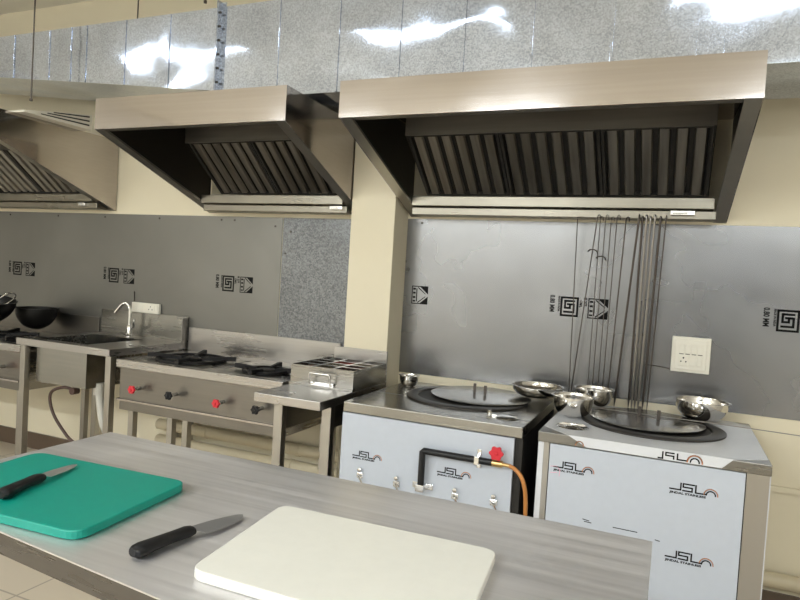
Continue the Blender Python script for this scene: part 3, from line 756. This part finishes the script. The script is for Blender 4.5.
obj('wire_handle', MB().tube([(-1.565, F-.007, z0+.020), (-1.565, F-.030, z0+.020), (-1.565, F-.036, z1-.030), (-1.560, F-.038, z1-.026), (-1.460, F-.038, z1-.026), (-1.455, F-.036, z1-.030), (-1.455, F-.030, z0+.020), (-1.455, F-.007, z0+.020)], .0042, 8), 'chrome', tr)
obj('handle_foot', MB().box(-1.572, -1.448, F-.010, F-.0065, z0+.012, z0+.028), 'chrome', tr)

# ------------------------------------------------------------------ wall pipes
def wpipe(x0, x1, z, r, label, brs, y=3.20):
    o = thing('wall_pipe', label, 'pipe', ((x0+x1)/2, y, z-r))
    obj('pipe', MB().cyl((x0, y, z), (x1, y, z), r, 18), 'cream_pipe', o, smooth=True)
    for b in brs: obj('pipe_bracket', merge(MB().lathe([(r+.001, 0), (r+.004, 0), (r+.004, .02), (r+.001, .02)], (0, 0, 0), 20).xf(Matrix.Rotation(PI/2, 4, 'Y')).move((b, y, z)), MB().box(b, b+.02, y+r+.002, 3.249, z-.01, z+.01)), 'cream_pipe', o)
wpipe(-3.0, -1.35, .365, .034, 'upper cream pipe running low along the wall beneath the range', (-2.62, -1.95))
wpipe(-3.0, -1.35, .265, .034, 'lower cream pipe running low along the wall beneath the range', (-2.0,))
wpipe(-1.2, 1.9, .185, .034, 'cream pipe low on the wall right of the right tandoor oven', (1.0,))

# ------------------------------------------------------------------ front work table
o = thing('work_table', 'long brushed steel work table in the foreground', 'table', (-.8, 1.15, 0))
yfl = lambda x: .857 - (x+1.196)*.10
L, R, B, ZT = -1.628, -.008, 1.526, .85
t = .0
top = MB().prism([(L, yfl(L), ZT-.003), (R, yfl(R), ZT-.003), (R, B, ZT-.003), (L, B, ZT-.003)], (0, 0, .003))
lp = MB()
for a, b in (((L, yfl(L)), (R, yfl(R))), ((R, yfl(R)), (R, B)), ((R, B), (L, B)), ((L, B), (L, yfl(L)))):
    A, Bv = Vector((*a, 0)), Vector((*b, 0)); dd = (Bv-A).normalized(); nn = Vector((-dd.y, dd.x, 0))*.002
    lp.prism([(A.x, A.y, ZT-.003), (Bv.x, Bv.y, ZT-.003), (Bv.x, Bv.y, ZT-.045), (A.x, A.y, ZT-.045)], nn)
obj('tabletop', top, 'table', o)
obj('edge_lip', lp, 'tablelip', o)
for x_, y_ in ((-.975, .905), (L+.06, 1.45), (R-.10, 1.45), (R-.10, .80), (L+.06, 1.0)):
    obj('leg', MB().cyl((x_+.02, y_+.02, 0), (x_+.02, y_+.02, ZT-.02), .019, 20), 'steelv', o, smooth=True)
obj('under_shelf', MB().box(L+.08, R-.08, .98, 1.44, .18, .20), 'table', o, bev=.003)

def rounded(x0, y0, w, h, rad, ang, z, th, skew=0):
    P = []
    for cx_, cy_, a0 in ((w-rad, h-rad, 0), (rad, h-rad, 90), (rad, rad, 180), (w-rad, rad, 270)):
        for k in range(7):
            a = math.radians(a0+k*15); P.append((cx_+rad*math.cos(a), cy_+rad*math.sin(a)))
    c_, s_ = math.cos(ang), math.sin(ang)
    return MB().prism([(x0+c_*(a+skew*b)-s_*b, y0+s_*a+c_*b, z) for a, b in P], (0, 0, th))
def board(cn, rad, z, th):
    """rounded quadrilateral slab from its four corners (counter-clockwise)"""
    P = []; n = 4; cs = [Vector((*c, 0)) for c in cn]
    for i in range(4):
        p, a, b_ = cs[i], cs[i-1], cs[(i+1) % 4]
        u_ = (a-p).normalized()*rad; v_ = (b_-p).normalized()*rad
        for k in range(7):
            t_ = k/6; q = (p+u_)*(1-t_)**2+p*2*t_*(1-t_)+(p+v_)*t_**2; P.append((q.x, q.y, z))
    return MB().prism(P, (0, 0, th))
wb = obj('cutting_board', board([(-.748, .886), (-.255, .888), (-.290, 1.253), (-.787, 1.236)], .03, ZT+.0005, .019), 'white', bev=.003)
tag(wb, 'white plastic cutting board on the work table', 'cutting board')
gb = obj('cutting_board', board([(-1.515, .862), (-1.028, .893), (-1.063, 1.243), (-1.556, 1.216)], .04, ZT+.0005, .019), 'green', bev=.003)
tag(gb, 'green plastic cutting board with a knife on it', 'cutting board')

def knife(p0, p1, z, label, wd_=1):
    """p0 butt of the handle, p1 tip of the blade"""
    a = Vector((*p0, 0)); b = Vector((*p1, 0)); d = b-a; Lk = d.length
    rot = Matrix.Rotation(math.atan2(d.y, d.x), 4, 'Z')
    T = Matrix.Translation(Vector((a.x, a.y, z))) @ rot
    k = thing('kitchen_knife', label, 'knife', ((a.x+b.x)/2, (a.y+b.y)/2, z))
    hl = Lk*.50
    st = [(0, .010, .008, -.003), (.006, .016, .011, -.004), (.02, .0175, .0125, -.003), (hl*.35, .0145, .011, .0), (hl*.65, .0135, .010, .001), (hl-.012, .015, .0105, 0), (hl, .014, .008, 0)]
    vs = []; n = 14
    for x_, ry, rz, off in st:
        for j in range(n):
            an = 2*PI*j/n; cx_, sx_ = math.cos(an), math.sin(an)
            vs.append((x_, off+ry*math.copysign(abs(cx_)**.8, cx_), .0125+rz*math.copysign(abs(sx_)**.8, sx_)))
    fs = []
    for i in range(len(st)-1):
        for j in range(n): fs.append((i*n+j, i*n+(j+1) % n, (i+1)*n+(j+1) % n, (i+1)*n+j))
    fs.append(tuple(range(n))); fs.append(tuple((len(st)-1)*n+j for j in range(n)))
    obj('handle', MB().add(vs, fs).xf(T), 'black', k, smooth=True)
    # blade: spine on the far side, edge towards the viewer
    bl = Lk-hl
    sp = [(hl-.001, .010), (hl+bl*.35, .011), (hl+bl*.7, .007), (hl+bl*.9, .001), (Lk, -.008)]
    ed = [(Lk, -.0085), (hl+bl*.85, -.0155), (hl+bl*.6, -.018), (hl+bl*.3, -.018), (hl+.010, -.0175), (hl+.009, -.012), (hl-.001, -.009)]
    sp = [(hl-.001, .010), (hl+bl*.35, .011), (hl+bl*.7, .008), (hl+bl*.9, .004), (Lk, 0)]
    ed = [(Lk, -.0005), (hl+bl*.95, -.009*wd_), (hl+bl*.8, -.019*wd_), (hl+bl*.6, -.026*wd_), (hl+bl*.3, -.029*wd_), (hl+.012, -.030*wd_), (hl+.009, -.014*wd_), (hl-.001, -.009)]
    out = sp+ed; vs = []
    for (u, v_) in out:
        th = .0012 if v_ > 0 else .0003
        vs.append((u, v_, .0045+.008*max(0, 1-(u-hl)/bl)+(v_+.01)*.12+th))
    m = len(out); vs += [(u, v_, w_-.0022 if v_ > 0 else w_-.0006) for u, v_, w_ in vs]
    fs = [tuple(range(m)), tuple(range(2*m-1, m-1, -1))]+[(j, (j+1) % m, m+(j+1) % m, m+j) for j in range(m)]
    obj('blade', MB().add(vs, fs).xf(T), 'blade', k)
knife((-.889, .893), (-.843, 1.166), ZT+.0012, 'black-handled kitchen knife lying on the bare steel between the boards')
knife((-1.300, .925), (-1.366, 1.178), ZT+.0207, 'dark-handled kitchen knife lying on the green cutting board', .55)

# ------------------------------------------------------------------ unseen ceiling lamps, added to light the room and glint in the steel
def added_lamp(x, y, lx, ly, power, label):
    o = thing('added_ceiling_light', label, 'added light', (x, y, ZC-.06), 'added ceiling panels')
    obj('housing', merge(MB().box(x-lx/2-.02, x+lx/2+.02, y-ly/2-.02, y+ly/2+.02, ZC-.04, ZC-.001)), 'plate', o)
    obj('diffuser', MB().box(x-lx/2, x+lx/2, y-ly/2, y+ly/2, ZC-.05, ZC-.0405), 'bulb', o)
    ld = bpy.data.lights.new('added_panel_light', 'AREA'); ld.shape = 'RECTANGLE'; ld.size = lx; ld.size_y = ly
    ld.energy = power; ld.color = (.87, .945, 1)
    lo = bpy.data.objects.new('added_source', ld); C.objects.link(lo); lo.parent = o
    lo.location = Vector((x, y, ZC-.055))-o.location
for x, l in ((-3.9, 'left'), (-1.7, 'middle'), (.5, 'right')):
    added_lamp(x, 1.0, 1.2, .035, 3.5, l+' added ceiling light of the unseen row nearest the duct')
for x, l in ((-4.2, 'left'), (-1.9, 'middle'), (1.0, 'right')):
    added_lamp(x, -2.45, 1.2, .30, 74, l+' added ceiling light of the unseen row at the far wall behind the camera')

obj('added_dark_panel', MB().box(-.4, 1.5, Y0+.001, Y0+.03, 0, 2.3), 'darkpanel', kind='structure')  # unseen dark slab added behind the camera to darken reflections in the steel

wd = bpy.data.worlds.new('world'); scene.world = wd; wd.use_nodes = True
wd.node_tree.nodes['Background'].inputs[0].default_value = (.02, .02, .02, 1)

# ------------------------------------------------------------------ camera
cam = bpy.data.cameras.new('camera'); cam.sensor_width = 36; cam.lens = 643.3/800*36; cam.clip_start = .02
co = bpy.data.objects.new('camera', cam); C.objects.link(co)
yaw, pi_, ro = -0.40284, -0.03508, 0.06032
f = Vector((math.sin(yaw)*math.cos(pi_), math.cos(yaw)*math.cos(pi_), math.sin(pi_)))
r0 = Vector((math.cos(yaw), -math.sin(yaw), 0)); u0 = r0.cross(f)
r = math.cos(ro)*r0+math.sin(ro)*u0; u = -math.sin(ro)*r0+math.cos(ro)*u0
mw = Matrix(((r.x, u.x, -f.x, 0), (r.y, u.y, -f.y, 0), (r.z, u.z, -f.z, 1.4), (0, 0, 0, 1)))
co.matrix_world = mw; scene.camera = co
vs_ = scene.view_settings; vs_.view_transform = 'Standard'; vs_.look = 'None'; vs_.gamma = 1; vs_.use_curve_mapping = False
vs_.exposure = 0.50
